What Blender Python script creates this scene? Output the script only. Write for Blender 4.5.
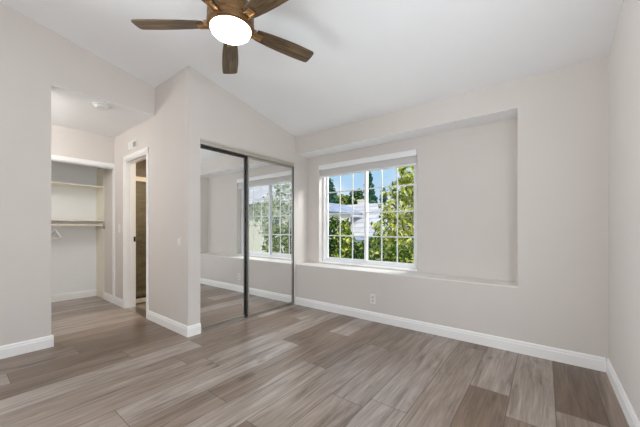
import bpy, bmesh, math, random
from mathutils import Vector, Matrix
import numpy as np

C = bpy.context.scene.collection
for o in list(bpy.data.objects):
    bpy.data.objects.remove(o)
S = bpy.context.scene
PI = math.pi

# ------------------------------------------------------------------ dimensions (metres)
D = 3.1137      # window wall
A = 2.8655      # mirror closet wall (x = -A)
B = 3.6387      # wall beside the dressing nook (x = -B)
V = 1.4962      # wall with the bathroom door (y = V)
R = 0.3905      # right wall
D2 = 3.3925     # back of the window niche
NS, NT, NR = 0.583, 2.1857, -0.1873   # niche sill, niche head, niche right end
ZC, SL = 2.4362, 0.2062               # ceiling height at window wall, slope
YB = -1.35      # wall behind
YN = 0.586      # nook opening edge
ZN = 2.445      # nook ceiling
XC = -5.001     # wardrobe front
XK = -5.815     # wardrobe back
XL, XR = -2.655, -1.183               # window opening
ZL, ZU = 0.6, 2.042

def zceil(y):
    return ZC + SL * (D - y)

# ------------------------------------------------------------------ camera, world, lights, exposure
cam = bpy.data.objects.new('camera', bpy.data.cameras.new('camera'))
C.objects.link(cam)
cam.location = (0, 0, 1.107)
cam.rotation_euler = (PI / 2, 0, math.radians(37.8886))
cam.data.sensor_width = 36
cam.data.lens = 288.3 * 36 / 640
cam.data.shift_x = 0.0003
cam.data.shift_y = (228.31 - 213.5) / 640
cam.data.clip_start = 0.02
cam.data.clip_end = 300
S.camera = cam

S.view_settings.view_transform = 'Standard'
S.view_settings.look = 'None'
S.view_settings.exposure = 0.0
S.view_settings.gamma = 1.0
S.view_settings.use_curve_mapping = False
S.cycles.max_bounces = 14
S.cycles.diffuse_bounces = 8
S.cycles.glossy_bounces = 6
S.cycles.transparent_max_bounces = 16
S.cycles.sample_clamp_indirect = 6.0

w = bpy.data.worlds.new('sky')
S.world = w
w.use_nodes = True
nt = w.node_tree
nt.nodes.clear()
wo = nt.nodes.new('ShaderNodeOutputWorld')
bg = nt.nodes.new('ShaderNodeBackground')
tc = nt.nodes.new('ShaderNodeTexCoord')
sep = nt.nodes.new('ShaderNodeSeparateXYZ')
ramp = nt.nodes.new('ShaderNodeValToRGB')
ramp.color_ramp.elements[0].position = 0.0
ramp.color_ramp.elements[0].color = (0.72, 0.84, 0.95, 1)
ramp.color_ramp.elements[1].position = 0.55
ramp.color_ramp.elements[1].color = (0.16, 0.42, 0.86, 1)
e = ramp.color_ramp.elements.new(0.22)
e.color = (0.36, 0.64, 0.93, 1)
cn = nt.nodes.new('ShaderNodeTexNoise')
cn.inputs['Scale'].default_value = 5.0
cn.inputs['Detail'].default_value = 5
cr = nt.nodes.new('ShaderNodeValToRGB')
cr.color_ramp.elements[0].position = 0.42
cr.color_ramp.elements[1].position = 0.66
cm = nt.nodes.new('ShaderNodeMixRGB')
cm.inputs[2].default_value = (0.93, 0.95, 0.98, 1)
nt.links.new(tc.outputs['Generated'], sep.inputs[0])
nt.links.new(sep.outputs['Z'], ramp.inputs[0])
nt.links.new(tc.outputs['Generated'], cn.inputs['Vector'])
nt.links.new(cn.outputs['Fac'], cr.inputs[0])
nt.links.new(cr.outputs['Color'], cm.inputs[0])
nt.links.new(ramp.outputs['Color'], cm.inputs[1])
nt.links.new(cm.outputs['Color'], bg.inputs['Color'])
bg.inputs['Strength'].default_value = 1.0
nt.links.new(bg.outputs[0], wo.inputs[0])

def light(name, kind, loc, energy, color=(1, 1, 1), rot=(0, 0, 0), size=None, size_y=None, spread=None):
    d = bpy.data.lights.new(name, kind)
    d.energy = energy
    d.color = color
    if kind == 'AREA':
        d.shape = 'RECTANGLE'
        d.size = size
        d.size_y = size_y or size
        if spread:
            d.spread = spread
    o = bpy.data.objects.new(name, d)
    o.location = loc
    o.rotation_euler = rot
    C.objects.link(o)
    return o

sun = light('sun', 'SUN', (10, -10, 20), 3.6, (1.0, 0.95, 0.86))
sun.rotation_euler = Vector((-0.62, 0.52, -0.80)).to_track_quat('-Z', 'Y').to_euler()
sun.data.angle = 0.01
# added fill lights: two in unseen side openings, two outside the window
E = dict(side=28, window_low=7, window_high=105, left=75, nook=22, bath=18, lamp=9)
light('fill_right_side', 'AREA', (R + 0.02, 0.75, 1.15), E['side'], (0.925, 0.968, 1.0), (PI / 2, 0, PI / 2), 1.9, 1.8)  # added fill, standing in a made-up opening of the right wall
light('fill_left_side', 'AREA', (-B - 0.02, -0.78, 1.2), E['left'], (0.925, 0.968, 1.0), (PI / 2 + 0.25, 0, -PI / 2 + 0.1), 1.0, 1.9, 2.0)  # added fill from a made-up opening in the left wall
light('fill_window_low', 'AREA', (-1.92, D2 + 0.75, 0.15), E['window_low'], (0.96, 0.98, 1.0), (math.radians(-145), 0, 0), 1.6, 0.7)  # added outside below the view to brighten the niche underside
light('fill_window_high', 'AREA', (-0.9, 4.25, 2.75), E['window_high'], (1.0, 0.98, 0.95), Vector((-1.97, -1.0, -1.55)).to_track_quat('-Z', 'Y').to_euler(), 1.0, 0.5)  # added outside above the view to brighten the closet end of the niche
# lamps of the dressing nook and of the bathroom
nl = light('nook_ceiling_lamp', 'POINT', (-4.35, 0.05, 2.2), E['nook'], (1.0, 0.985, 0.95))
nl.data.shadow_soft_size = 0.12
light('bathroom_ceiling_lamp', 'AREA', (-4.2, 2.4, 2.38), E['bath'], (1.0, 0.86, 0.66), (0, 0, 0), 0.4, 0.4)

# ------------------------------------------------------------------ materials
def new_mat(name):
    m = bpy.data.materials.new(name)
    m.use_nodes = True
    return m, m.node_tree, m.node_tree.nodes['Principled BSDF']

def mat(name, col, rough=0.5, metal=0.0, noise=0.0, nscale=20, bump=0.0, bscale=200, spec=None):
    m, t, p = new_mat(name)
    p.inputs['Base Color'].default_value = (*col, 1)
    p.inputs['Roughness'].default_value = rough
    p.inputs['Metallic'].default_value = metal
    if spec is not None:
        p.inputs['Specular IOR Level'].default_value = spec
    tcn = t.nodes.new('ShaderNodeTexCoord')
    if noise:
        n = t.nodes.new('ShaderNodeTexNoise')
        n.inputs['Scale'].default_value = nscale
        n.inputs['Detail'].default_value = 4
        t.links.new(tcn.outputs['Object'], n.inputs['Vector'])
        r = t.nodes.new('ShaderNodeValToRGB')
        r.color_ramp.elements[0].color = (*[c * (1 - noise) for c in col], 1)
        r.color_ramp.elements[1].color = (*[min(1, c * (1 + noise)) for c in col], 1)
        r.color_ramp.elements[0].position = 0.3
        r.color_ramp.elements[1].position = 0.7
        t.links.new(n.outputs['Fac'], r.inputs[0])
        t.links.new(r.outputs[0], p.inputs['Base Color'])
    if bump:
        n2 = t.nodes.new('ShaderNodeTexNoise')
        n2.inputs['Scale'].default_value = bscale
        n2.inputs['Detail'].default_value = 3
        t.links.new(tcn.outputs['Object'], n2.inputs['Vector'])
        b = t.nodes.new('ShaderNodeBump')
        b.inputs['Strength'].default_value = bump
        b.inputs['Distance'].default_value = 0.002
        t.links.new(n2.outputs['Fac'], b.inputs['Height'])
        t.links.new(b.outputs[0], p.inputs['Normal'])
    return m

WALL = mat('greige_paint', (0.672, 0.636, 0.606), 0.7, noise=0.012, nscale=3, bump=0.15, bscale=160, spec=0.3)
CEIL = mat('ceiling_paint', (0.86, 0.872, 0.892), 0.85, noise=0.008, nscale=3, bump=0.2, bscale=120, spec=0.2)
CLOSETW = mat('closet_paint', (0.84, 0.86, 0.86), 0.75, noise=0.01, nscale=3, bump=0.1)
TRIM = mat('white_trim_paint', (0.90, 0.90, 0.90), 0.35, noise=0.01, nscale=8)
CREAM = mat('cream_shelf_paint', (0.80, 0.76, 0.66), 0.5, noise=0.02, nscale=10)
VINYL = mat('white_vinyl', (0.86, 0.87, 0.89), 0.3, noise=0.008, nscale=8)
SLAT = mat('white_blind_slat', (0.87, 0.86, 0.85), 0.45, noise=0.01, nscale=8)
PLASTIC = mat('white_plastic', (0.80, 0.80, 0.79), 0.35, noise=0.01, nscale=20)
SWITCHP = mat('greige_switch_plate', (0.66, 0.63, 0.59), 0.4, noise=0.01, nscale=20)
ALU = mat('brushed_aluminium', (0.56, 0.54, 0.51), 0.32, 1.0, noise=0.03, nscale=60)
ALUDARK = mat('dark_door_edge', (0.05, 0.05, 0.05), 0.4, 0.4, noise=0.05, nscale=60)
DARK = mat('dark_slot', (0.03, 0.03, 0.03), 0.7, noise=0.05)
VENTDARK = mat('vent_shadow', (0.16, 0.15, 0.14), 0.8, noise=0.05)
BRONZE = mat('antique_bronze', (0.20, 0.115, 0.055), 0.33, 0.9, noise=0.12, nscale=25)
BRASS = mat('aged_brass', (0.42, 0.27, 0.14), 0.28, 1.0, noise=0.08, nscale=30)
BLACKM = mat('black_latch', (0.02, 0.018, 0.015), 0.4, 0.6, noise=0.05)
MIRROR, _t, _p = new_mat('mirror_glass')
_p.inputs['Base Color'].default_value = (0.90, 0.905, 0.895, 1)
_p.inputs['Metallic'].default_value = 1.0
_p.inputs['Roughness'].default_value = 0.0

def glass(name, tint=(1, 1, 1), ior=1.45):
    m = bpy.data.materials.new(name)
    m.use_nodes = True
    t = m.node_tree
    t.nodes.clear()
    out = t.nodes.new('ShaderNodeOutputMaterial')
    mix = t.nodes.new('ShaderNodeMixShader')
    tr = t.nodes.new('ShaderNodeBsdfTransparent')
    tr.inputs[0].default_value = (*tint, 1)
    gl = t.nodes.new('ShaderNodeBsdfGlossy')
    gl.inputs['Roughness'].default_value = 0.0
    # Schlick reflectance, the same from both faces of the pane
    lw = t.nodes.new('ShaderNodeLayerWeight')
    lw.inputs['Blend'].default_value = 0.5
    pw = t.nodes.new('ShaderNodeMath')
    pw.operation = 'POWER'
    pw.inputs[1].default_value = 5.0
    t.links.new(lw.outputs['Facing'], pw.inputs[0])
    ma = t.nodes.new('ShaderNodeMath')
    ma.operation = 'MULTIPLY_ADD'
    ma.inputs[1].default_value = 0.96
    ma.inputs[2].default_value = ((ior - 1) / (ior + 1)) ** 2
    t.links.new(pw.outputs[0], ma.inputs[0])
    t.links.new(ma.outputs[0], mix.inputs[0])
    t.links.new(tr.outputs[0], mix.inputs[1])
    t.links.new(gl.outputs[0], mix.inputs[2])
    t.links.new(mix.outputs[0], out.inputs[0])
    return m
GLASS = glass('window_glass', (0.98, 0.99, 0.985), 1.25)
SHOWERGLASS = glass('shower_glass', (0.93, 0.95, 0.93))

LAMP, _t, _p = new_mat('frosted_lamp_glass')
_p.inputs['Base Color'].default_value = (0.9, 0.9, 0.88, 1)
_p.inputs['Emission Color'].default_value = (1.0, 0.96, 0.90, 1)
_p.inputs['Emission Strength'].default_value = E['lamp']

class N:
    """tiny node-graph helper"""
    def __init__(s, t):
        s.t = t
    def m(s, op, a, b=None, c=None):
        n = s.t.nodes.new('ShaderNodeMath')
        n.operation = op
        for i, v in enumerate((a, b, c)):
            if v is None:
                continue
            if isinstance(v, (int, float)):
                n.inputs[i].default_value = v
            else:
                s.t.links.new(v, n.inputs[i])
        return n.outputs[0]
    def comb(s, x, y, z):
        n = s.t.nodes.new('ShaderNodeCombineXYZ')
        for i, v in enumerate((x, y, z)):
            if isinstance(v, (int, float)):
                n.inputs[i].default_value = v
            else:
                s.t.links.new(v, n.inputs[i])
        return n.outputs[0]
    def white(s, v):
        n = s.t.nodes.new('ShaderNodeTexWhiteNoise')
        n.noise_dimensions = '3D'
        s.t.links.new(v, n.inputs['Vector'])
        return n.outputs['Value']
    def noise(s, v, scale, detail=4, rough=0.5, dist=0.0):
        n = s.t.nodes.new('ShaderNodeTexNoise')
        n.inputs['Scale'].default_value = scale
        n.inputs['Detail'].default_value = detail
        n.inputs['Roughness'].default_value = rough
        n.inputs['Distortion'].default_value = dist
        s.t.links.new(v, n.inputs['Vector'])
        return n.outputs['Fac']
    def ramp(s, f, stops):
        n = s.t.nodes.new('ShaderNodeValToRGB')
        el = n.color_ramp.elements
        while len(el) < len(stops):
            el.new(0.5)
        for k, (p, c) in enumerate(stops):
            el[k].position = p
            el[k].color = (*c, 1)
        s.t.links.new(f, n.inputs[0])
        return n.outputs[0]
    def mix(s, f, a, b, mode='MIX'):
        n = s.t.nodes.new('ShaderNodeMixRGB')
        n.blend_type = mode
        for i, v in enumerate((f, a, b)):
            if isinstance(v, (int, float)):
                n.inputs[i].default_value = v
            elif isinstance(v, tuple):
                n.inputs[i].default_value = (*v, 1)
            else:
                s.t.links.new(v, n.inputs[i])
        return n.outputs[0]
    def bump(s, h, strength=0.2, dist=0.002):
        n = s.t.nodes.new('ShaderNodeBump')
        n.inputs['Strength'].default_value = strength
        n.inputs['Distance'].default_value = dist
        s.t.links.new(h, n.inputs['Height'])
        return n.outputs[0]

def coords(t):
    c = t.nodes.new('ShaderNodeTexCoord')
    sp = t.nodes.new('ShaderNodeSeparateXYZ')
    t.links.new(c.outputs['Object'], sp.inputs[0])
    return c.outputs['Object'], sp.outputs[0], sp.outputs[1], sp.outputs[2]

def floor_material():
    m, t, p = new_mat('oak_vinyl_planks')
    n = N(t)
    _, x, y, z = coords(t)
    W, L = 0.235, 1.42
    xs = n.m('DIVIDE', n.m('SUBTRACT', x, 0.29), W)
    ix = n.m('FLOOR', xs)
    fx = n.m('FRACT', xs)
    off = n.white(n.comb(ix, 3.7, 1.3))
    ys = n.m('ADD', n.m('DIVIDE', y, L), n.m('MULTIPLY', off, 5.0))
    iy = n.m('FLOOR', ys)
    fy = n.m('FRACT', ys)
    rnd = n.white(n.comb(ix, iy, 0.5))
    rnd2 = n.white(n.comb(ix, iy, 7.5))
    # grain, stretched along the plank, shifted per plank
    gv = n.comb(n.m('ADD', n.m('MULTIPLY', x, 17.0), n.m('MULTIPLY', rnd, 40.0)),
                n.m('ADD', n.m('MULTIPLY', y, 1.5), n.m('MULTIPLY', rnd2, 17.0)), rnd)
    g1 = n.noise(gv, 1.0, 8, 0.68, 0.9)
    gv2 = n.comb(n.m('MULTIPLY', x, 95.0), n.m('MULTIPLY', y, 3.5), rnd2)
    g2 = n.noise(gv2, 1.0, 4, 0.6)
    base = n.ramp(rnd, [(0.0, (0.175, 0.120, 0.085)), (0.3, (0.262, 0.202, 0.162)),
                        (0.65, (0.335, 0.278, 0.243)), (1.0, (0.405, 0.352, 0.322))])
    gr = n.ramp(g1, [(0.30, (0.40, 0.34, 0.29)), (0.45, (0.88, 0.86, 0.83)), (0.66, (1.26, 1.28, 1.30))])
    c = n.mix(1.0, base, gr, 'MULTIPLY')
    gr2 = n.ramp(g2, [(0.3, (0.66, 0.63, 0.60)), (0.7, (1.16, 1.16, 1.16))])
    c = n.mix(0.8, c, gr2, 'MULTIPLY')
    # small knots
    kv = n.comb(n.m('MULTIPLY', x, 7.0), n.m('MULTIPLY', y, 2.6), rnd)
    k = n.noise(kv, 1.3, 2, 0.4)
    kn = n.ramp(k, [(0.69, (1, 1, 1)), (0.77, (0.62, 0.58, 0.55))])
    c = n.mix(1.0, c, kn, 'MULTIPLY')
    # seams
    ex = n.m('MINIMUM', fx, n.m('SUBTRACT', 1.0, fx))
    ey = n.m('MINIMUM', fy, n.m('SUBTRACT', 1.0, fy))
    sx = n.m('LESS_THAN', ex, 0.011)
    sy = n.m('LESS_THAN', ey, 0.0017)
    seam = n.m('MAXIMUM', sx, sy)
    c = n.mix(n.m('MULTIPLY', seam, 0.75), c, (0.07, 0.052, 0.04))
    t.links.new(c, p.inputs['Base Color'])
    rr = n.m('ADD', 0.24, n.m('MULTIPLY', g2, 0.16))
    t.links.new(rr, p.inputs['Roughness'])
    h = n.m('SUBTRACT', n.m('MULTIPLY', g2, 0.35), n.m('MULTIPLY', seam, 0.8))
    t.links.new(n.bump(h, 0.25, 0.001), p.inputs['Normal'])
    return m
FLOOR = floor_material()

def wood_blade_material():
    m, t, p = new_mat('walnut_blade')
    n = N(t)
    _, x, y, z = coords(t)
    v = n.comb(n.m('MULTIPLY', x, 3.0), n.m('MULTIPLY', y, 46.0), z)
    g = n.noise(v, 1.0, 6, 0.6, 0.8)
    c = n.ramp(g, [(0.32, (0.026, 0.014, 0.006)), (0.5, (0.105, 0.064, 0.030)), (0.72, (0.215, 0.142, 0.072))])
    t.links.new(c, p.inputs['Base Color'])
    p.inputs['Roughness'].default_value = 0.42
    t.links.new(n.bump(g, 0.15, 0.001), p.inputs['Normal'])
    return m
BLADE = wood_blade_material()

def tile_material():
    m, t, p = new_mat('travertine_tile')
    n = N(t)
    _, x, y, z = coords(t)
    ty = n.m('DIVIDE', y, 0.6)
    tz = n.m('DIVIDE', z, 0.3)
    ry = n.white(n.comb(n.m('FLOOR', ty), n.m('FLOOR', tz), 0.3))
    v = n.comb(n.m('MULTIPLY', x, 4.0), n.m('MULTIPLY', y, 4.0), n.m('MULTIPLY', z, 14.0))
    g = n.noise(v, 1.0, 5, 0.6, 0.5)
    c = n.ramp(g, [(0.3, (0.22, 0.165, 0.10)), (0.55, (0.34, 0.27, 0.175)), (0.8, (0.46, 0.39, 0.27))])
    c = n.mix(0.5, c, n.ramp(ry, [(0, (0.8, 0.78, 0.75)), (1, (1.1, 1.1, 1.1))]), 'MULTIPLY')
    fy = n.m('FRACT', ty)
    fz = n.m('FRACT', tz)
    s = n.m('MAXIMUM', n.m('LESS_THAN', fy, 0.008), n.m('LESS_THAN', fz, 0.016))
    c = n.mix(s, c, (0.28, 0.24, 0.18))
    t.links.new(c, p.inputs['Base Color'])
    p.inputs['Roughness'].default_value = 0.35
    return m
TILE = tile_material()

def roof_material(name, a, b, row=0.36):
    m, t, p = new_mat(name)
    n = N(t)
    _, x, y, z = coords(t)
    r = n.m('DIVIDE', y, row)
    f = n.m('FRACT', r)
    i = n.m('FLOOR', r)
    col = n.m('FLOOR', n.m('ADD', n.m('DIVIDE', x, 0.33), n.m('MULTIPLY', i, 0.5)))
    w_ = n.white(n.comb(col, i, 0.2))
    c = n.ramp(w_, [(0, a), (1, b)])
    edge = n.m('LESS_THAN', f, 0.16)
    c = n.mix(n.m('MULTIPLY', edge, 0.55), c, tuple(q * 0.45 for q in a))
    t.links.new(c, p.inputs['Base Color'])
    p.inputs['Roughness'].default_value = 0.8
    return m

def leaf_material(name, stops, rough=0.45):
    m, t, p = new_mat(name)
    n = N(t)
    g = t.nodes.new('ShaderNodeNewGeometry')
    c = n.ramp(g.outputs['Random Per Island'], stops)
    t.links.new(c, p.inputs['Base Color'])
    p.inputs['Roughness'].default_value = rough
    p.inputs['Specular IOR Level'].default_value = 0.15
    out = t.nodes['Material Output']
    tl = t.nodes.new('ShaderNodeBsdfTranslucent')
    t.links.new(c, tl.inputs[0])
    mx = t.nodes.new('ShaderNodeMixShader')
    mx.inputs[0].default_value = 0.35
    t.links.new(p.outputs[0], mx.inputs[1])
    t.links.new(tl.outputs[0], mx.inputs[2])
    t.links.new(mx.outputs[0], out.inputs[0])
    return m

# ------------------------------------------------------------------ mesh helpers
def bx(bm, x0, x1, y0, y1, z0, z1, M=None):
    vs = [bm.verts.new((x, y, z)) for x in (x0, x1) for y in (y0, y1) for z in (z0, z1)]
    for f in ((0, 1, 3, 2), (4, 6, 7, 5), (0, 4, 5, 1), (2, 3, 7, 6), (0, 2, 6, 4), (1, 5, 7, 3)):
        bm.faces.new([vs[i] for i in f])
    if M is not None:
        bmesh.ops.transform(bm, matrix=M, verts=vs)
    return vs

def slope_box(bm, x0, x1, y0, y1, z0, extra=0.06):
    """box whose top follows the sloped ceiling"""
    vs = []
    for x in (x0, x1):
        for y in (y0, y1):
            for top in (0, 1):
                vs.append(bm.verts.new((x, y, zceil(y) + extra if top else z0)))
    for f in ((0, 1, 3, 2), (4, 6, 7, 5), (0, 4, 5, 1), (2, 3, 7, 6), (0, 2, 6, 4), (1, 5, 7, 3)):
        bm.faces.new([vs[i] for i in f])

def lathe(bm, prof, seg=32, M=None):
    """profile of (r, z) turned about Z"""
    rings = []
    allv = []
    for r, z in prof:
        if r < 1e-6:
            v = [bm.verts.new((0, 0, z))]
        else:
            v = [bm.verts.new((r * math.cos(2 * PI * k / seg), r * math.sin(2 * PI * k / seg), z)) for k in range(seg)]
        rings.append(v)
        allv += v
    for a, b in zip(rings, rings[1:]):
        for k in range(seg):
            k2 = (k + 1) % seg
            if len(a) == 1 and len(b) == 1:
                continue
            if len(a) == 1:
                bm.faces.new((a[0], b[k2], b[k]))
            elif len(b) == 1:
                bm.faces.new((a[k], a[k2], b[0]))
            else:
                bm.faces.new((a[k], a[k2], b[k2], b[k]))
    if M is not None:
        bmesh.ops.transform(bm, matrix=M, verts=allv)

def tube(bm, pts, r, seg=10):
    pts = [Vector(p) for p in pts]
    rings = []
    for i, p in enumerate(pts):
        d = (pts[min(i + 1, len(pts) - 1)] - pts[max(i - 1, 0)]).normalized()
        q = d.to_track_quat('Z', 'Y')
        rr = r[i] if isinstance(r, (list, tuple)) else r
        rings.append([bm.verts.new(p + q @ Vector((rr * math.cos(2 * PI * k / seg), rr * math.sin(2 * PI * k / seg), 0))) for k in range(seg)])
    for a, b in zip(rings, rings[1:]):
        for k in range(seg):
            k2 = (k + 1) % seg
            bm.faces.new((a[k], a[k2], b[k2], b[k]))
    bm.faces.new(rings[0][::-1])
    bm.faces.new(rings[-1])

def prism(bm, poly, h0, h1, axis='z', M=None):
    """extrude a 2-D polygon; axis z: (x,y); y: (x,z); x: (y,z)"""
    def P(p, h):
        return {'z': (p[0], p[1], h), 'y': (p[0], h, p[1]), 'x': (h, p[0], p[1])}[axis]
    a = [bm.verts.new(P(p, h0)) for p in poly]
    b = [bm.verts.new(P(p, h1)) for p in poly]
    n = len(poly)
    bm.faces.new(a[::-1])
    bm.faces.new(b)
    for k in range(n):
        bm.faces.new((a[k], a[(k + 1) % n], b[(k + 1) % n], b[k]))
    if M is not None:
        bmesh.ops.transform(bm, matrix=M, verts=a + b)

def obj(name, bm, m, parent=None, smooth=False, bevel=0.0, loc=None, seg=2):
    bmesh.ops.recalc_face_normals(bm, faces=bm.faces)
    me = bpy.data.meshes.new(name)
    bm.to_mesh(me)
    bm.free()
    if smooth:
        for p in me.polygons:
            p.use_smooth = True
    me.materials.append(m)
    o = bpy.data.objects.new(name, me)
    C.objects.link(o)
    if parent:
        o.parent = parent
    if loc:
        o.location = loc
    if bevel:
        b = o.modifiers.new('bevel', 'BEVEL')
        b.width = bevel
        b.segments = seg
        b.limit_method = 'ANGLE'
        b.angle_limit = math.radians(40)
    if smooth:
        es = o.modifiers.new('split', 'EDGE_SPLIT')
        es.split_angle = math.radians(38)
    return o

def empty(name, loc=(0, 0, 0), rot=(0, 0, 0)):
    o = bpy.data.objects.new(name, None)
    C.objects.link(o)
    o.location = loc
    o.rotation_euler = rot
    return o

def tag(o, label, cat, group=None):
    o['label'] = label
    o['category'] = cat
    if group:
        o['group'] = group
    return o

def struct(o, label=None):
    o['kind'] = 'structure'
    if label:
        o['label'] = label
    return o

def BM():
    return bmesh.new()

# ------------------------------------------------------------------ room shell
bm = BM()
bx(bm, -5.95, R + 0.12, YB - 0.12, D + 0.02, -0.12, 0.0)
struct(obj('floor', bm, FLOOR), 'wood plank floor in mixed grey and brown tones')

bm = BM()
prism(bm, [(YB - 0.12, zceil(YB - 0.12)), (D + 0.45, zceil(D + 0.45)), (D + 0.45, zceil(D + 0.45) + 0.15), (YB - 0.12, zceil(YB - 0.12) + 0.15)],
      -B - 0.12, R + 0.12, 'x')
struct(obj('ceiling', bm, CEIL), 'white ceiling sloping up from the window wall')

TH = D + 0.46
bm = BM()                                       # window wall with its niche
slope_box(bm, NR, R + 0.12, D, TH, 0)
bx(bm, -A - 0.12, NR, D, TH, 0, NS)
bx(bm, -A, NR, D, TH, NT, ZC + 0.02)
bx(bm, -A, XL, D2, TH, NS, NT)
bx(bm, XR, NR, D2, TH, NS, NT)
bx(bm, XL, XR, D2, TH, NS, ZL)
bx(bm, XL, XR, D2, TH, ZU, NT)
struct(obj('wall_window', bm, WALL), 'greige wall with the shallow window niche')
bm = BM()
bx(bm, -A + 0.0005, NR - 0.0005, D - 0.0015, D2 - 0.0005, NS - 0.010, NS + 0.003)  # ledge slab in a paler tone than the wall
struct(obj('trim_7', bm, mat('pale_ledge', (0.80, 0.775, 0.735), 0.5, noise=0.01, nscale=6), bevel=0.004), 'pale ledge of the window niche')
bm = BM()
bx(bm, -A + 0.0005, NR - 0.0005, D + 0.0005, D2 - 0.0005, NT - 0.002, NT + 0.004)  # thin slab in the ceiling's white over the niche head
struct(obj('trim_8', bm, CEIL), 'white underside of the window niche')

bm = BM()
slope_box(bm, R, R + 0.12, 1.75, D, 0)
slope_box(bm, R, R + 0.12, YB - 0.12, -0.25, 0)
slope_box(bm, R, R + 0.12, -0.25, 1.75, 2.1)  # leaves an unseen opening added for the right fill light
bx(bm, R, R + 0.12, -0.25, 1.75, 0, 0.2)
struct(obj('wall_right', bm, WALL))

MY0, MY1, MZ = 1.628, 3.073, 2.052              # mirror closet opening
bm = BM()
slope_box(bm, -A - 0.115, -A, V, MY0, 0)
slope_box(bm, -A - 0.115, -A, MY1, TH, 0)
slope_box(bm, -A - 0.115, -A, MY0, MY1, MZ)
struct(obj('wall_closet', bm, WALL), 'greige wall framing the mirrored closet doors')
bm = BM()                                       # inside of the mirror closet
bx(bm, -3.56, -3.5, V + 0.115, D, 0, 2.4)
bx(bm, -3.5, -A - 0.115, D, D + 0.06, 0, 2.4)
bx(bm, -3.56, -A - 0.115, V + 0.115, D + 0.06, 2.4, 2.46)
struct(obj('wall_closet_inner', bm, CLOSETW))

# wall with bathroom door
DX0, DX1, DZ = -4.56, -3.852, 2.04
bm = BM()
slope_box(bm, -B - 0.12, -A - 0.115, V, V + 0.115, ZN)
bx(bm, DX1, -A - 0.115, V, V + 0.115, 0, ZN)
bx(bm, XK - 0.1, DX0, V, V + 0.115, 0, ZN)
bx(bm, DX0, DX1, V, V + 0.115, DZ, ZN)
struct(obj('wall_bathroom_side', bm, WALL), 'greige wall with the bathroom doorway')

bm = BM()                                       # wall left of the nook and header over its opening
slope_box(bm, -B - 0.115, -B, -0.25, YN, 0)
slope_box(bm, -B - 0.115, -B, YB - 0.12, -1.25, 0)
slope_box(bm, -B - 0.115, -B, -1.25, -0.25, 2.25)  # leaves an unseen opening added for the left fill light
slope_box(bm, -B - 0.115, -B, YN, V, ZN + 0.003)
struct(obj('wall_left', bm, WALL), 'greige wall beside the dressing nook')

bm = BM()                                       # wall behind
slope_box(bm, -B, R, YB - 0.12, YB, 0)
struct(obj('wall_rear', bm, WALL))

# dressing nook
NY0 = -0.35
bm = BM()
bx(bm, XK - 0.1, -B - 0.115, NY0 - 0.1, V, ZN, ZN + 0.08)
bx(bm, -B - 0.115, -B - 0.0005, YN, V, ZN, ZN + 0.003)
struct(obj('ceiling_nook', bm, CEIL), 'flat white ceiling of the dressing nook')
bm = BM()
bx(bm, XK - 0.1, -B - 0.115, NY0 - 0.1, NY0, 0, ZN)
struct(obj('wall_nook_end', bm, WALL))
bm = BM()
bx(bm, XC - 0.10, XC, NY0, V, 2.055, ZN)
struct(obj('wall_wardrobe_header', bm, WALL), 'greige header above the open wardrobe')
bm = BM()
bx(bm, XK - 0.1, XK, NY0, V, 0, ZN)
struct(obj('wall_wardrobe_back', bm, CLOSETW), 'pale grey back wall of the open wardrobe')

# wardrobe track and trims
bm = BM()
bx(bm, XC - 0.095, XC + 0.012, NY0, V - 0.001, 1.998, 2.056)
bx(bm, XC - 0.085, XC - 0.005, NY0, V - 0.001, 1.985, 1.998)
struct(obj('trim_1', bm, TRIM, bevel=0.003), 'white head track of the open wardrobe')
bm = BM()
bx(bm, XC - 0.05, XC + 0.03, V - 0.012, V - 0.0005, 0, 2.0)
struct(obj('trim_2', bm, TRIM, bevel=0.002), 'white side strip of the open wardrobe')
bm = BM()
bx(bm, XC - 0.03, XC + 0.01, NY0, V - 0.013, 0.0, 0.006)
struct(obj('trim_3', bm, ALU), 'pale floor guide of the open wardrobe')
bm = BM()
bx(bm, XK + 0.001, -5.45, V - 0.012, V - 0.0005, 0, 2.055)
bx(bm, XK + 0.001, -5.45, V - 0.02, V - 0.0005, 1.09, 1.215)
struct(obj('wall_wardrobe_side', bm, CREAM), 'cream side panel inside the open wardrobe')

# bathroom behind the doorway
bm = BM()
bx(bm, -5.75, -5.65, V + 0.115, 3.2, 0, 2.4)
bx(bm, -5.65, -3.6, 3.1, 3.2, 0, 2.4)
bx(bm, -5.65, -4.76, V + 0.1155, V + 0.135, 0, 2.4)
struct(obj('wall_shower', bm, TILE), 'brown stone tiled wall of the shower')
bm = BM()
bx(bm, -5.75, -3.5, V + 0.115, 3.2, 2.4, 2.46)
struct(obj('ceiling_bathroom', bm, CEIL))
bm = BM()
bx(bm, -3.62, -3.56, V + 0.115, 3.2, 0, 2.4)
struct(obj('wall_bathroom_right', bm, WALL))
bm = BM()
bx(bm, -5.66, -3.5, D + 0.02, 3.2, -0.12, 0.0)
struct(obj('floor_bathroom', bm, FLOOR))

# unseen slabs added behind and right of the room to block the sun
bm = BM()
bx(bm, -5.0, 4.5, YB - 2.8, YB - 0.13, 2.95, 3.05)
bx(bm, R + 0.125, R + 2.3, YB - 2.7, 2.2, 2.75, 2.85)
struct(obj('sun_block_slabs', bm, CEIL))

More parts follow.
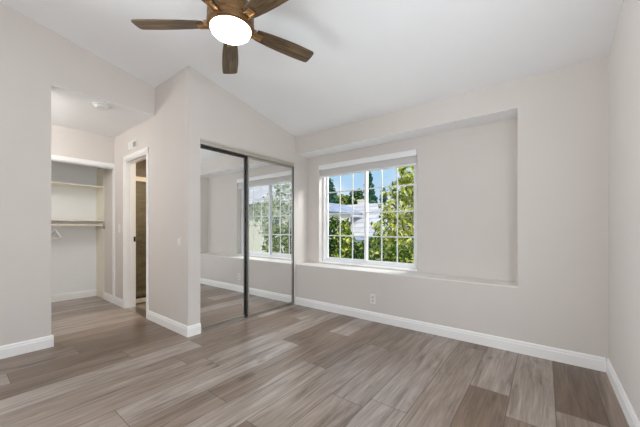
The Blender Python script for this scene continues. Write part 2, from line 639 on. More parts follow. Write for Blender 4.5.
# ------------------------------------------------------------------ baseboards
BH, BT = 0.108, 0.015
def base_prof():
    return [(0, 0), (BT, 0), (BT, BH - 0.03), (BT - 0.004, BH - 0.024), (BT - 0.004, BH - 0.012), (BT - 0.010, BH), (0, BH)]
def board(bm, p0, p1, n):
    """baseboard from p0 to p1 (xy) standing off along normal n"""
    p0, p1, n = Vector((*p0, 0)), Vector((*p1, 0)), Vector((*n, 0))
    pr = base_prof()
    a = [bm.verts.new(p0 + n * q[0] + Vector((0, 0, q[1]))) for q in pr]
    b = [bm.verts.new(p1 + n * q[0] + Vector((0, 0, q[1]))) for q in pr]
    k = len(pr)
    bm.faces.new(a[::-1])
    bm.faces.new(b)
    for i in range(k):
        bm.faces.new((a[i], a[(i + 1) % k], b[(i + 1) % k], b[i]))

def baseboard(side, runs):
    bm = BM()
    for r in runs:
        board(bm, *r)
    return struct(obj('baseboard_' + side, bm, TRIM))
baseboard('window', [((-A, D), (R - BT, D), (0, -1))])
baseboard('right', [((R, D), (R, YB), (-1, 0))])
baseboard('closet', [((-A, V - BT), (-A, MY0), (1, 0))])
baseboard('bathroom_side', [((-3.812, V), (-A, V), (0, -1)), ((XC + 0.03, V), (-4.622, V), (0, -1)), ((-5.45, V), (XC - 0.05, V), (0, -1))])
baseboard('left', [((-B, YB), (-B, YN + BT), (1, 0)), ((-B, YN), (-B - 0.115, YN), (0, 1))])
baseboard('wardrobe', [((XK, NY0), (XK, V - 0.013), (1, 0))])

# ------------------------------------------------------------------ bathroom doorway
door = struct(empty('door_1', (DX0, V, 0)), 'open white cased doorway to the bathroom')
def local(o, base):
    o.location = Vector(o.location) - Vector(base)
    return o
DB = (DX0, V, 0)
def casing_leg(name, x0, x1, z1):
    bm = BM()
    bx(bm, x0, x1, V - 0.012, V, 0, z1)
    bx(bm, x0 + 0.012, x1 - 0.02, V - 0.018, V - 0.012, 0, z1 - 0.01)
    return local(obj(name, bm, TRIM, door, bevel=0.002), DB)
casing_leg('casing', -4.622, -4.556, 2.10)
casing_leg('casing', -3.856, -3.812, 2.10)
bm = BM()
bx(bm, -4.622, -3.812, V - 0.0122, V, 2.036, 2.102)
bx(bm, -4.61, -3.822, V - 0.018, V - 0.0122, 2.046, 2.088)
local(obj('head_casing', bm, TRIM, door, bevel=0.002), DB)
for x0, x1, s in ((DX0 - 0.001, DX0 + 0.014, 1), (DX1 - 0.008, DX1 + 0.001, -1)):
    bm = BM()
    bx(bm, x0, x1, V - 0.004, V + 0.119, 0, DZ)
    xa = x1 if s == 1 else x0 - 0.01
    bx(bm, xa, xa + 0.01, V + 0.05, V + 0.085, 0, DZ - 0.01)
    local(obj('jamb', bm, TRIM, door), DB)
bm = BM()
bx(bm, DX0, DX1, V - 0.004, V + 0.119, DZ - 0.015, DZ + 0.001)
bx(bm, DX0 + 0.014, DX1 - 0.014, V + 0.05, V + 0.085, DZ - 0.027, DZ - 0.015)
local(obj('head_jamb', bm, TRIM, door), DB)
bm = BM()
bx(bm, DX0 + 0.0135, DX0 + 0.0165, V + 0.092, V + 0.116, 0.92, 0.99)
o = local(obj('strike_plate', bm, BLACKM, door, bevel=0.001), DB)
o['label'] = 'small black latch plate'
bm = BM()
bx(bm, DX0 + 0.014, DX1 - 0.014, V - 0.004, V + 0.119, 0.0, 0.006)
local(obj('threshold', bm, ALU, door), DB)

# shower enclosure seen through the doorway
sh = tag(empty('shower_door', (-4.72, 2.3, 0)), 'framed clear glass shower door seen through the bathroom doorway', 'shower door')
SB = (-4.72, 2.3, 0)
RAIL = mat('cream_rail', (0.80, 0.73, 0.62), 0.4, noise=0.02)
bm = BM(); bx(bm, -4.755, -4.69, V + 0.14, 3.095, 1.80, 1.865); local(obj('top_rail', bm, RAIL, sh, bevel=0.003), SB)
bm = BM(); bx(bm, -4.745, -4.70, V + 0.14, 3.095, 0.075, 0.10); local(obj('bottom_rail', bm, ALUDARK, sh), SB)
bm = BM(); bx(bm, -4.725, -4.719, V + 0.14, 3.095, 0.10, 1.80); local(obj('glass_panel', bm, SHOWERGLASS, sh), SB)
bm = BM()
bx(bm, -4.80, -4.68, V + 0.136, 3.098, 0.012, 0.074)
tag(obj('shower_curb', bm, RAIL, bevel=0.006), 'low cream curb on the floor under the shower glass', 'shower curb')

# ------------------------------------------------------------------ mirrored sliding doors
bm = BM()
bx(bm, -A - 0.085, -A + 0.004, MY0 + 0.001, MY1 - 0.001, 2.0, MZ - 0.0005)
bx(bm, -A - 0.002, -A + 0.010, MY0 - 0.002, MY1 + 0.002, 2.030, MZ + 0.003)
TRACK = mat('champagne_track', (0.62, 0.59, 0.54), 0.35, 0.8, noise=0.03, nscale=40)
struct(obj('trim_4', bm, TRACK, bevel=0.002), 'metal head track of the mirrored closet')
bm = BM()
bx(bm, -A - 0.085, -A - 0.004, MY0 + 0.001, MY1 - 0.001, 0.0, 0.006)
for xx in (-A - 0.012, -A - 0.045, -A - 0.08):
    bx(bm, xx, xx + 0.004, MY0 + 0.001, MY1 - 0.001, 0.006, 0.012)
struct(obj('trim_5', bm, ALU), 'metal floor track of the mirrored closet')

def mirror_door(y0, y1, xf, label, edge):
    base = (xf, (y0 + y1) / 2, 0.016)
    d = tag(empty('sliding_mirror_door', base), label, 'mirror door', 'mirrored closet doors')
    z0, z1, t, s = 0.018, 1.995, 0.024, 0.022
    bm = BM(); bx(bm, xf - t + 0.004, xf - 0.004, y0 + s * 0.5, y1 - s * 0.5, z0 + 0.02, z1 - 0.02)
    local(obj('mirror_panel', bm, MIRROR, d), base)
    bm = BM(); bx(bm, xf - t, xf, y0, y0 + s, z0, z1)
    local(obj('stile', bm, ALU, d, bevel=0.002), base)
    bm = BM(); bx(bm, xf - t, xf, y1 - s, y1, z0, z1)
    local(obj('stile', bm, ALU, d, bevel=0.002), base)
    bm = BM(); bx(bm, xf - t, xf - 0.001, y0 + s, y1 - s, z1 - 0.026, z1)
    local(obj('top_rail', bm, ALU if edge else ALUDARK, d), base)  # rear door: shade under the head track put into the rail's dark colour
    bm = BM(); bx(bm, xf - t, xf - 0.001, y0 + s, y1 - s, z0, z0 + 0.026)
    local(obj('bottom_rail', bm, ALU, d), base)
    if edge:
        bm = BM(); bx(bm, xf - t + 0.001, xf + 0.001, y0 - 0.007, y0, z0, z1)
        o = local(obj('edge_seal', bm, ALUDARK, d), base)
        o['label'] = 'black edge seal'
    return d
mirror_door(MY0 + 0.003, 2.33, -A - 0.046, 'mirrored sliding closet door on the rear track, beside the bathroom corner', False)
mirror_door(2.257, MY1 - 0.012, -A - 0.014, 'mirrored sliding closet door on the front track, reflecting the window', True)
bm = BM()
bx(bm, -A - 0.08, -A - 0.006, MY1 - 0.008, MY1 - 0.001, 0.016, 2.0)
struct(obj('trim_6', bm, ALUDARK), 'dark side channel of the mirrored closet')

# ------------------------------------------------------------------ window
WY0, WY1 = D2 + 0.085, D2 + 0.155
win = struct(empty('window_1', (XL, WY0, ZL)), 'white sliding window with gridded panes')
WB = (XL, WY0, ZL)
F = 0.040
bm = BM()
bx(bm, XL, XL + F, WY0, WY1, ZL, ZU)
bx(bm, XR - F, XR, WY0, WY1, ZL, ZU)
bx(bm, XL + F, XR - F, WY0, WY1, ZL, ZL + F)
bx(bm, XL + F, XR - F, WY0, WY1, ZU - F, ZU)
local(obj('window_frame', bm, VINYL, win, bevel=0.003), WB)
bm = BM()
bx(bm, XL, XR, D2 + 0.001, WY0, ZL - 0.001, ZL + 0.012)
local(obj('stool', bm, TRIM, win, bevel=0.002), WB)
xm = (XL + XR) / 2
for i, (x0, x1, ys) in enumerate(((XL + F, xm + 0.012, WY0 + 0.034), (xm - 0.020, XR - F, WY0 + 0.004))):
    yf = ys + 0.026
    z0, z1 = ZL + F, ZU - F
    s = 0.034
    bm = BM()
    bx(bm, x0, x0 + s, ys, yf, z0, z1)
    bx(bm, x1 - s, x1, ys, yf, z0, z1)
    bx(bm, x0 + s, x1 - s, ys, yf, z0, z0 + s)
    bx(bm, x0 + s, x1 - s, ys, yf, z1 - s, z1)
    sash = local(obj('sash', bm, VINYL, win, bevel=0.002), WB)
    bm = BM()
    for k in range(1, 3):
        xx = x0 + s + (x1 - x0 - 2 * s) * k / 3
        bx(bm, xx - 0.008, xx + 0.008, ys + 0.014, ys + 0.020, z0 + s, z1 - s)
    for k in range(1, 4):
        zz = z0 + s + (z1 - z0 - 2 * s) * k / 4
        bx(bm, x0 + s, x1 - s, ys + 0.0135, ys + 0.0205, zz - 0.008, zz + 0.008)
    obj('muntins', bm, VINYL, sash)
    bm = BM()
    bx(bm, x0 + s, x1 - s, ys + 0.0075, ys + 0.0115, z0 + s, z1 - s)
    obj('pane', bm, GLASS, sash)

# blind
bl = tag(empty('window_blind', (xm, D2, ZU)), 'white horizontal blind drawn up under its valance at the window head', 'blind')
LB = (xm, D2, ZU)
bm = BM(); bx(bm, XL + 0.004, XR - 0.004, D2 - 0.014, D2 + 0.004, 1.968, 2.040)
bx(bm, XL + 0.004, XR - 0.004, D2 - 0.017, D2 - 0.014, 2.026, 2.040)
local(obj('valance', bm, VINYL, bl, bevel=0.002), LB)
bm = BM(); bx(bm, XL + 0.008, XR - 0.008, D2 + 0.016, D2 + 0.066, 1.985, 2.036)
local(obj('headrail', bm, VINYL, bl), LB)
bm = BM()
z = 1.984
random.seed(3)
while z > 1.895:
    dx = random.uniform(-0.002, 0.002)
    dy = random.uniform(-0.0025, 0.0025)
    bx(bm, XL + 0.012 + dx, XR - 0.012 + dx, D2 + 0.012 + dy, D2 + 0.064 + dy, z - 0.0035, z - 0.0005)
    z -= 0.0052
local(obj('slat_stack', bm, SLAT, bl), LB)
bm = BM(); bx(bm, XL + 0.012, XR - 0.012, D2 + 0.012, D2 + 0.064, 1.866, 1.888)
local(obj('bottom_rail', bm, VINYL, bl, bevel=0.003), LB)

# ------------------------------------------------------------------ ceiling fan
FX, FY, FZ = -1.730, 1.210, 2.533
fan = tag(empty('ceiling_fan', (FX, FY, zceil(FY))), 'five-bladed walnut and bronze ceiling fan with a lit white disc lamp', 'ceiling fan')
fz = FZ - zceil(FY)
bm = BM()
lathe(bm, [(0, 0.03), (0.075, 0.03), (0.078, -0.03), (0.070, -0.055), (0.03, -0.062), (0, -0.062)])
obj('canopy', bm, BRONZE, fan, smooth=True)
bm = BM()
lathe(bm, [(0, -0.06), (0.018, -0.06), (0.018, fz + 0.16), (0, fz + 0.16)], 16)
obj('downrod', bm, BRONZE, fan, smooth=True)
bm = BM()
lathe(bm, [(0, fz + 0.17), (0.05, fz + 0.168), (0.115, fz + 0.150), (0.150, fz + 0.115), (0.158, fz + 0.07), (0.158, fz + 0.028), (0.152, fz + 0.018), (0, fz + 0.018)], 48)
obj('motor_housing', bm, BRONZE, fan, smooth=True)
bm = BM()
lathe(bm, [(0, fz + 0.017), (0.156, fz + 0.017), (0.160, fz + 0.006), (0.160, fz - 0.020), (0.154, fz - 0.034), (0.143, fz - 0.040), (0.1385, fz - 0.039), (0.1385, fz - 0.030), (0, fz - 0.030)], 48)
obj('light_ring', bm, BRONZE, fan, smooth=True)
bm = BM()
lathe(bm, [(0, fz - 0.0305), (0.1375, fz - 0.0305), (0.1375, fz - 0.046), (0.130, fz - 0.060), (0.112, fz - 0.073), (0.08, fz - 0.083), (0.04, fz - 0.088), (0, fz - 0.089)], 48)
obj('lamp_diffuser', bm, LAMP, fan, smooth=True)['label'] = 'glowing frosted glass disc'

def blade_outline():
    up = [(0.185, 0.046), (0.22, 0.052), (0.30, 0.060), (0.40, 0.066), (0.50, 0.069), (0.60, 0.068), (0.652, 0.066), (0.664, 0.060), (0.669, 0.046), (0.672, 0.010)]
    lo = [(0.672, -0.020), (0.670, -0.044), (0.664, -0.057), (0.652, -0.063), (0.60, -0.065), (0.50, -0.067), (0.40, -0.064), (0.30, -0.058), (0.22, -0.050), (0.185, -0.044)]
    return up + lo
PITCH = math.radians(-11)
for k in range(5):
    a = math.radians(217.578 + 72 * k)
    hub = empty('blade_assembly', (0, 0, fz), (0, 0, a))
    # each blade is a part of the fan, its iron a sub-part
    bm = BM()
    prism(bm, blade_outline(), -0.004, 0.004, 'z')
    b = obj('blade', bm, BLADE, fan, bevel=0.002, loc=(0, 0, fz))
    b.rotation_euler = (Matrix.Rotation(a, 4, 'Z') @ Matrix.Rotation(PITCH, 4, 'X')).to_euler()
    bm = BM()
    prism(bm, [(0.135, -0.026), (0.185, -0.024), (0.195, -0.028), (0.228, -0.028), (0.236, -0.02), (0.236, 0.02), (0.228, 0.028), (0.195, 0.028), (0.185, 0.024), (0.135, 0.026)], -0.011, -0.0045, 'z')
    bx(bm, 0.140, 0.186, -0.020, 0.020, -0.010, 0.022)
    for yy in (-0.022, 0.022):
        bx(bm, 0.155, 0.230, yy - 0.006, yy + 0.006, -0.018, -0.010)
    for xx, yy in ((0.205, 0.0), (0.222, 0.012), (0.222, -0.012)):
        lathe(bm, [(0, -0.014), (0.005, -0.0135), (0.006, -0.011), (0.006, -0.004), (0, -0.004)], 10, Matrix.Translation((xx, yy, 0)))
    obj('blade_iron', bm, BRASS, b, bevel=0.001)
    bpy.data.objects.remove(hub)

# ------------------------------------------------------------------ small fixtures
# smoke detector
sd = tag(empty('smoke_detector', (-3.80, 1.02, ZN)), 'round white smoke detector on the nook ceiling', 'smoke detector')
bm = BM()
lathe(bm, [(0, 0), (0.085, 0), (0.085, -0.010), (0.078, -0.014), (0, -0.014)], 40)
obj('base_plate', bm, PLASTIC, sd, smooth=True)
bm = BM()
lathe(bm, [(0, -0.014), (0.066, -0.014), (0.064, -0.030), (0.052, -0.040), (0.030, -0.040), (0.028, -0.037), (0, -0.037)], 40)
obj('cover', bm, PLASTIC, sd, smooth=True)

# air vent
VX0, VX1, VZ0, VZ1 = -4.455, -4.170, 2.155, 2.265
vent = tag(empty('air_vent', ((VX0 + VX1) / 2, V, VZ0)), 'small white wall vent grille above the bathroom doorway', 'vent')
VB = ((VX0 + VX1) / 2, V, VZ0)
bm = BM()
bx(bm, VX0, VX0 + 0.02, V - 0.008, V, VZ0, VZ1)
bx(bm, VX1 - 0.02, VX1, V - 0.008, V, VZ0, VZ1)
bx(bm, VX0 + 0.02, VX1 - 0.02, V - 0.008, V, VZ0, VZ0 + 0.02)
bx(bm, VX0 + 0.02, VX1 - 0.02, V - 0.008, V, VZ1 - 0.02, VZ1)
bx(bm, -4.30, -4.285, V - 0.0085, V, VZ0 + 0.02, VZ1 - 0.02)
local(obj('frame', bm, PLASTIC, vent, bevel=0.001), VB)
bm = BM(); bx(bm, VX0 + 0.015, VX1 - 0.015, V - 0.002, V - 0.0005, VZ0 + 0.015, VZ1 - 0.015)
local(obj('backing', bm, VENTDARK, vent), VB)
bm = BM()
for k in range(8):
    xx = VX0 + 0.028 + k * 0.016
    bx(bm, -0.006, 0.006, -0.0008, 0.0008, VZ0 + 0.02, VZ1 - 0.02, Matrix.Translation((xx, V - 0.006, 0)) @ Matrix.Rotation(0.2, 4, 'Z'))
for k in range(6):
    xx = -4.28 + k * 0.016
    bx(bm, -0.006, 0.006, -0.0008, 0.0008, VZ0 + 0.02, VZ1 - 0.02, Matrix.Translation((xx, V - 0.006, 0)) @ Matrix.Rotation(-1.2, 4, 'Z'))
local(obj('louvres', bm, PLASTIC, vent), VB)

def switch(x, z, label, plate, group):
    s = tag(empty('light_switch', (x, V, z)), label, 'light switch', group)
    bm = BM(); bx(bm, -0.036, 0.036, -0.006, 0, -0.058, 0.058)
    obj('wall_plate', bm, plate, s, bevel=0.003)
    bm = BM()
    prism(bm, [(-0.006, -0.033), (-0.0085, -0.033), (-0.0115, 0.002), (-0.0075, 0.033), (-0.006, 0.033)], -0.0165, 0.0165, 'x')
    obj('rocker', bm, PLASTIC, s, bevel=0.001)
switch(-3.045, 0.968, 'light switch between the bathroom doorway and the mirrored closet', SWITCHP, 'light switches')
switch(-4.79, 1.105, 'light switch between the open wardrobe and the bathroom doorway', PLASTIC, 'light switches')

ou = tag(empty('wall_outlet', (-1.617, D, 0.262)), 'white duplex wall outlet under the window ledge', 'outlet')
bm = BM(); bx(bm, -0.035, 0.035, -0.006, 0, -0.057, 0.057)
obj('wall_plate', bm, PLASTIC, ou, bevel=0.003)
for dz in (-0.02, 0.02):
    bm = BM(); bx(bm, -0.016, 0.016, -0.009, -0.006, dz - 0.014, dz + 0.014)
    r = obj('receptacle', bm, SWITCHP, ou, bevel=0.002)
    bm = BM()
    bx(bm, -0.008, -0.0055, -0.0095, -0.0088, dz - 0.003, dz + 0.007)
    bx(bm, 0.0055, 0.008, -0.0095, -0.0088, dz - 0.003, dz + 0.006)
    bx(bm, -0.0022, 0.0022, -0.0095, -0.0088, dz - 0.010, dz - 0.006)
    obj('slots', bm, DARK, r)

# wardrobe shelves, rod and hanger
def shelf(z, label):
    bm = BM()
    bx(bm, XK + 0.001, -5.447, NY0 + 0.002, V - 0.0125, z - 0.020, z)
    tag(obj('closet_shelf', bm, CREAM, bevel=0.002), label, 'shelf', 'wardrobe shelves')
shelf(1.765, 'upper cream shelf near the top of the open wardrobe')
shelf(1.237, 'lower cream shelf directly above the wardrobe hanging rod')
rod = tag(empty('hanging_rod', (-5.50, 0.6, 1.155)), 'cream wardrobe hanging rod under the lower shelf', 'rod')
bm = BM(); tube(bm, [(0, NY0 + 0.004 - 0.6, 0), (0, V - 0.0205 - 0.6, 0)], 0.017, 16)
obj('pole', bm, CREAM, rod, smooth=True)
for yy in (V - 0.0205, NY0 + 0.004):
    s = -1 if yy > 0 else 1
    bm = BM(); lathe(bm, [(0, 0), (0.028, 0), (0.028, 0.012), (0.0175, 0.014), (0.0175, 0.0)], 20, Matrix.Translation((0, yy - 0.6, 0)) @ Matrix.Rotation(s * -PI / 2, 4, 'X'))
    obj('rod_socket', bm, CREAM, rod, smooth=True)

# hangers: loops hung on the rod
hg = tag(empty('clothes_hanger', (-5.50, 0.93, 1.157)), 'white plastic clothes hanger hung on the wardrobe rod', 'hanger')
hook = [(0.019 * math.cos(t), 0, 0.003 + 0.019 * math.sin(t)) for t in [math.radians(q) for q in range(-10, 200, 15)]]
hook = [(p[0], 0, p[2]) for p in hook]
hook = [(0.0, 0.0, -0.075), (0.004, 0, -0.060), (0.018, 0, -0.045), (0.0225, 0, -0.012)] + [(0.0225 * math.cos(math.radians(q)), 0, 0.0225 * math.sin(math.radians(q))) for q in range(0, 200, 20)]
bm = BM(); tube(bm, hook, 0.0045, 8)
hk = obj('hook', bm, PLASTIC, hg, smooth=True)
arm = [(0, 0, -0.075), (0.10, 0, -0.115), (0.195, 0, -0.165), (0.212, 0, -0.18), (0.205, 0, -0.192), (0.10, 0, -0.196), (0, 0, -0.197), (-0.10, 0, -0.196), (-0.205, 0, -0.192), (-0.212, 0, -0.18), (-0.195, 0, -0.165), (-0.10, 0, -0.115), (0, 0, -0.075)]
bm = BM(); tube(bm, arm, 0.0085, 8)
bd = obj('shoulder_frame', bm, PLASTIC, hg, smooth=True)
hg.rotation_euler = (0, 0, math.radians(6))

# ------------------------------------------------------------------ outdoors
GZ = -2.7
LAWN = mat('lawn', (0.16, 0.24, 0.07), 0.9, noise=0.3, nscale=2)
bm = BM()
bx(bm, -60, 40, D + 1.2, 90, GZ - 0.2, GZ)
struct(obj('ground', bm, LAWN), 'lawn below the window')

BARK = mat('bark', (0.16, 0.11, 0.075), 0.9, noise=0.3, nscale=15)
DEEP = leaf_material('deep_green_leaf', [(0.0, (0.006, 0.030, 0.008)), (0.5, (0.022, 0.090, 0.018)), (0.85, (0.09, 0.22, 0.03)), (1.0, (0.50, 0.54, 0.10))])
LIME = leaf_material('yellow_green_leaf', [(0.0, (0.07, 0.11, 0.012)), (0.3, (0.34, 0.41, 0.035)), (0.65, (0.72, 0.73, 0.12)), (1.0, (0.94, 0.90, 0.50))])
PINE = leaf_material('blue_green_leaf', [(0.0, (0.015, 0.07, 0.05)), (0.6, (0.05, 0.19, 0.12)), (1.0, (0.22, 0.42, 0.27))])
MIDG = leaf_material('mid_green_leaf', [(0.0, (0.015, 0.05, 0.008)), (0.45, (0.09, 0.19, 0.022)), (0.8, (0.38, 0.45, 0.06)), (1.0, (0.80, 0.76, 0.25))])
PALE = leaf_material('pale_leaf', [(0.0, (0.20, 0.24, 0.12)), (0.5, (0.50, 0.52, 0.34)), (1.0, (0.80, 0.79, 0.62))])

def foliage(rng, blobs, n, size, long=1.7):
    """loose leaf blades through ellipsoid crowns: (cx,cy,cz,rx,ry,rz)"""
    blobs = np.array(blobs, float)
    vol = (blobs[:, 3] * blobs[:, 4] * blobs[:, 5]) ** (2 / 3)
    pick = rng.choice(len(blobs), n, p=vol / vol.sum())
    d = rng.normal(size=(n, 3))
    d /= np.linalg.norm(d, axis=1, keepdims=True)
    rad = rng.uniform(0.45, 1.0, n) ** 0.5
    rad *= 1 + 0.12 * np.sin(d[:, 0] * 7 + pick) + 0.10 * np.sin(d[:, 2] * 9 + 2 * pick)
    p = blobs[pick, :3] + d * blobs[pick, 3:] * rad[:, None]
    nrm = d * 0.7 + rng.normal(size=(n, 3)) * 0.7 + np.array([0, 0, 0.35])
    nrm /= np.linalg.norm(nrm, axis=1, keepdims=True)
    t = np.cross(nrm, rng.normal(size=(n, 3)))
    t /= np.linalg.norm(t, axis=1, keepdims=True)
    b = np.cross(nrm, t)
    s = size * rng.uniform(0.6, 1.25, n)[:, None]
    fold = nrm * s * 0.18
    v = np.stack([p - t * s * long * .5, p + b * s * .42 + fold, p + t * s * long * .5, p - b * s * .42 + fold], 1).reshape(-1, 3)
    return v

def tree(name, label, cat, base, blobs, n, size, m, seed, trunk=None, group=None, limbs=()):
    rng = np.random.default_rng(seed)
    root = tag(empty(name, base), label, cat, group)
    v = foliage(rng, blobs, n, size) - np.array(base)
    me = bpy.data.meshes.new('foliage')
    me.from_pydata(v.tolist(), [], [(4 * i, 4 * i + 1, 4 * i + 2, 4 * i + 3) for i in range(n)])
    me.materials.append(m)
    f = bpy.data.objects.new('foliage', me)
    C.objects.link(f)
    f.parent = root
    bm = BM()
    r, h = trunk or (0.1, 1.5)
    tube(bm, [(0, 0, -0.02), (0.03 * r, 0.02, h * 0.5), (-0.02, 0.0, h)], [r, r * 0.8, r * 0.5], 10)
    for L in limbs:
        q = [Vector(c) - Vector(base) for c in L]
        tube(bm, q, [r * 0.45 * (1 - 0.8 * i / (len(q) - 1)) for i in range(len(q))], 8)
    obj('trunk', bm, BARK, root, smooth=True)
    return root

# near planting under the window
tree('leafy_tree', 'tall yellow-green leafy tree filling the right half of the window', 'tree', (-3.1, 8.3, GZ),
     [(-3.15, 8.3, 2.75, 0.30, 0.4, 0.35), (-3.3, 8.3, 2.2, 0.42, 0.4, 0.4), (-3.45, 8.3, 1.65, 0.55, 0.5, 0.45), (-3.65, 8.3, 1.1, 0.62, 0.55, 0.5),
      (-3.3, 8.3, 0.55, 0.75, 0.6, 0.5), (-2.7, 8.3, 2.2, 0.45, 0.45, 0.7), (-2.6, 8.3, 1.2, 0.6, 0.6, 0.9), (-3.85, 8.25, 2.18, 0.16, 0.18, 0.07)],
     3400, 0.10, LIME, 11, (0.11, 3.0),
     limbs=[[(-3.1, 8.3, -0.3), (-3.1, 8.3, 1.2), (-3.0, 8.3, 2.8)], [(-3.1, 8.3, 0.6), (-3.5, 8.25, 1.7), (-3.95, 8.2, 2.2)],
            [(-3.1, 8.3, 0.2), (-2.6, 8.35, 1.6), (-2.5, 8.4, 2.4)], [(-3.1, 8.3, 0.0), (-3.6, 8.3, 1.0), (-3.9, 8.3, 1.3)]])
tree('round_shrub', 'dark green rounded shrub low at the left edge of the window', 'shrub', (-4.85, 6.9, GZ),
     [(-4.88, 6.9, 0.68, 0.50, 0.45, 0.68), (-4.70, 6.9, -0.3, 0.55, 0.5, 0.9), (-5.3, 6.95, 0.2, 0.4, 0.45, 0.8)],
     8500, 0.075, DEEP, 12, (0.08, 2.0))
tree('loose_shrub', 'mid green loose shrub right of the dark rounded shrub', 'shrub', (-3.62, 5.6, GZ),
     [(-3.63, 5.6, 0.80, 0.20, 0.22, 0.46), (-3.66, 5.6, 0.0, 0.26, 0.3, 0.7)],
     4200, 0.060, MIDG, 13, (0.06, 1.8))
tree('low_shrub', 'low dense green shrub under the middle of the window', 'shrub', (-3.12, 5.4, GZ),
     [(-3.10, 5.4, 0.30, 0.24, 0.25, 0.50), (-2.95, 5.4, 0.0, 0.26, 0.28, 0.5)],
     2600, 0.060, DEEP, 14, (0.06, 1.8))
tree('bright_shrub', 'bright lime shrub low under the right half of the window', 'shrub', (-2.85, 6.8, GZ),
     [(-3.45, 6.8, 0.30, 0.42, 0.4, 0.62), (-2.9, 6.8, 0.15, 0.5, 0.45, 0.62), (-2.4, 6.8, 0.15, 0.45, 0.45, 0.65)],
     4200, 0.075, MIDG, 15, (0.07, 2.0))
# planting the mirror shows
tree('pale_tree', 'pale silvery tree seen only in the closet mirror', 'tree', (2.0, 8.0, GZ),
     [(2.0, 8.0, 1.6, 1.1, 1.0, 1.2), (1.0, 8.2, 1.1, 0.9, 0.8, 1.1), (3.2, 8.6, 1.6, 1.1, 1.0, 1.2)],
     1700, 0.12, PALE, 16, (0.12, 4.0))
tree('glossy_shrub', 'green leafy shrub seen in the lower right of the closet mirror', 'shrub', (0.2, 5.6, GZ),
     [(0.0, 5.6, 0.5, 0.5, 0.45, 0.65), (0.3, 5.6, -0.4, 0.6, 0.5, 0.9)],
     1500, 0.10, MIDG, 17, (0.07, 2.2))

# far trees
far = 'trees beyond the neighbouring roofs'
tree('dense_tree', 'tall dark green tree at the far left of the window view', 'tree', (-20.4, 28.0, GZ),
     [(-20.6, 28, 4.9, 1.0, 1.2, 2.0), (-20.4, 28, 3.2, 1.3, 1.4, 1.6)], 2200, 0.32, PINE, 21, (0.3, 5.0), far)
tree('broad_tree', 'broad mid green tree behind the left of the pale neighbouring roof', 'tree', (-22.3, 34.0, GZ),
     [(-22.9, 34, 4.2, 1.2, 1.2, 1.5), (-21.7, 34, 4.4, 1.1, 1.2, 1.3)], 1800, 0.34, MIDG, 22, (0.3, 6.0), far)
tree('round_tree', 'round dark green tree behind the pale neighbouring roof ridge', 'tree', (-18.0, 30.5, GZ),
     [(-18.0, 30.5, 4.4, 1.0, 1.2, 1.3), (-17.4, 30.5, 3.6, 1.1, 1.2, 1.2), (-18.4, 30.5, 3.4, 0.8, 1.0, 1.1)], 1800, 0.32, DEEP, 23, (0.3, 5.0), far)
tree('conifer', 'tall blue-green conifer right of the window mullion', 'tree', (-15.0, 28.0, GZ),
     [(-15.0, 28, 6.3, 0.28, 0.35, 1.1), (-15.0, 28, 5.1, 0.5, 0.6, 1.1), (-15.0, 28, 3.8, 0.8, 0.9, 1.2), (-15.1, 28, 2.6, 1.1, 1.1, 1.2)], 2200, 0.28, PINE, 24, (0.25, 7.0), far)
tree('slim_conifer', 'small slim conifer between the tall conifer and the leafy tree', 'tree', (-15.0, 31.5, GZ),
     [(-15.0, 31.5, 4.4, 0.35, 0.4, 1.3), (-15.0, 31.5, 3.0, 0.7, 0.8, 1.2)], 1000, 0.28, PINE, 25, (0.2, 5.0), far)

# neighbouring houses
ROOF = roof_material('pale_roof_tile', (0.50, 0.475, 0.50), (0.66, 0.635, 0.64), 0.7)
ROOF2 = roof_material('blue_grey_roof_tile', (0.30, 0.35, 0.46), (0.42, 0.46, 0.56))  # on the wing, the blue of a shaded slope is put into the colour
STUCCO = mat('cream_stucco', (0.80, 0.74, 0.62), 0.9, noise=0.05, nscale=4)
FASCIA = mat('fascia_paint', (0.85, 0.84, 0.80), 0.6, noise=0.02)
WINDK = mat('dark_house_window', (0.05, 0.07, 0.09), 0.15, noise=0.1)
def plane_slab(name, p, m, parent, th=0.15):
    """sloping roof slab through 4 corners (eave left, eave right, ridge right, ridge left); local y runs up the slope"""
    a, b, c, d = [Vector(q) for q in p]
    X = (b - a).normalized()
    Yv = (d - a); Yv = (Yv - X * Yv.dot(X)).normalized()
    Z = X.cross(Yv)
    M = Matrix((X, Yv, Z)).transposed().to_4x4()
    M.translation = a
    Mi = M.inverted()
    bm = BM()
    lo = [bm.verts.new(Mi @ q - Vector((0, 0, th))) for q in (a, b, c, d)]
    hi = [bm.verts.new(Mi @ q) for q in (a, b, c, d)]
    bm.faces.new(lo[::-1]); bm.faces.new(hi)
    for k in range(4):
        bm.faces.new((lo[k], lo[(k + 1) % 4], hi[(k + 1) % 4], hi[k]))
    o = obj(name, bm, m, parent)
    o.matrix_parent_inverse = Matrix()
    o.matrix_local = Matrix.Translation(-Vector(parent.location)) @ M
    return o
h1 = tag(empty('neighbour_house', (-10.5, 19.0, GZ)), 'neighbouring house with a broad pale tiled roof beyond the shrubs', 'house')
HB = Vector((-10.5, 19.0, GZ))
bm = BM(); bx(bm, -14.0, -5.5, 16.6, 24.0, GZ, 0.85); local(obj('walls', bm, STUCCO, h1), HB)
plane_slab('roof', [(-14.6, 16.0, 0.80), (-5.0, 16.0, 0.80), (-5.0, 20.3, 3.05), (-14.6, 20.3, 3.05)], ROOF, h1)
plane_slab('roof', [(-5.0, 24.6, 0.80), (-14.6, 24.6, 0.80), (-14.6, 20.3, 3.05), (-5.0, 20.3, 3.05)], ROOF, h1)
for gx in (-13.98, -5.7):
    bm = BM(); prism(bm, [(16.6, 0.8), (24.0, 0.8), (20.3, 2.85)], gx, gx + 0.18, 'x')
    local(obj('gable', bm, STUCCO, h1), HB)
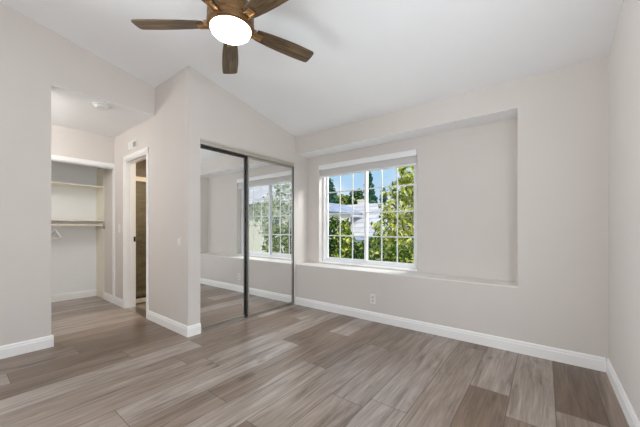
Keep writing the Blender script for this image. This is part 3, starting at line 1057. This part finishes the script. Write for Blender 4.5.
bm = BM(); bx(bm, -12.1, -11.65, 20.6, 21.05, 2.4, 3.35); bx(bm, -12.15, -11.6, 20.55, 21.1, 3.35, 3.45)
local(obj('chimney', bm, STUCCO, h1), HB)
bm = BM(); bx(bm, -14.6, -5.0, 15.93, 16.02, 0.60, 0.80); local(obj('gutter', bm, FASCIA, h1), HB)
plane_slab('porch_roof', [(-9.7, 14.9, 0.42), (-8.35, 14.9, 0.42), (-8.5, 16.55, 0.62), (-9.5, 16.55, 0.62)], ROOF2, h1, 0.1)
for xx in (-9.6, -8.45):
    bm = BM(); bx(bm, xx - 0.06, xx + 0.06, 15.0, 15.12, GZ, 0.36); local(obj('porch_post', bm, FASCIA, h1), HB)

plane_slab('wing_roof', [(-10.05, 13.8, 2.12), (-10.05, 17.9, 2.12), (-11.6, 17.9, 2.85), (-11.6, 13.8, 2.85)], ROOF2, h1, 0.1)
plane_slab('wing_roof', [(-13.15, 17.9, 2.12), (-13.15, 13.8, 2.12), (-11.6, 13.8, 2.85), (-11.6, 17.9, 2.85)], ROOF2, h1, 0.1)
bm = BM(); prism(bm, [(-12.9, GZ), (-10.3, GZ), (-10.3, 2.05), (-11.6, 2.7), (-12.9, 2.05)], 14.2, 16.6, 'y')
local(obj('wing_walls', bm, STUCCO, h1), HB)

h3 = tag(empty('neighbour_house', (7.0, 15.0, GZ)), 'cream stucco house seen only in the closet mirror', 'house')
HB3 = Vector((7.0, 15.0, GZ))
bm = BM(); bx(bm, 1.0, 13.0, 12.0, 20.0, GZ, 2.7); local(obj('walls', bm, STUCCO, h3), HB3)
plane_slab('roof', [(0.5, 11.4, 2.6), (13.5, 11.4, 2.6), (13.5, 16.0, 4.6), (0.5, 16.0, 4.6)], ROOF, h3)
plane_slab('roof', [(13.5, 20.6, 2.6), (0.5, 20.6, 2.6), (0.5, 16.0, 4.6), (13.5, 16.0, 4.6)], ROOF, h3)
for x0 in (3.0, 6.5, 10.0):
    bm = BM(); bx(bm, x0, x0 + 1.4, 11.95, 12.02, 0.6, 1.9); wf = local(obj('window', bm, FASCIA, h3), HB3)
    bm = BM(); bx(bm, x0 + 0.08, x0 + 1.32, 11.93, 11.96, 0.68, 1.82); obj('pane', bm, WINDK, wf)
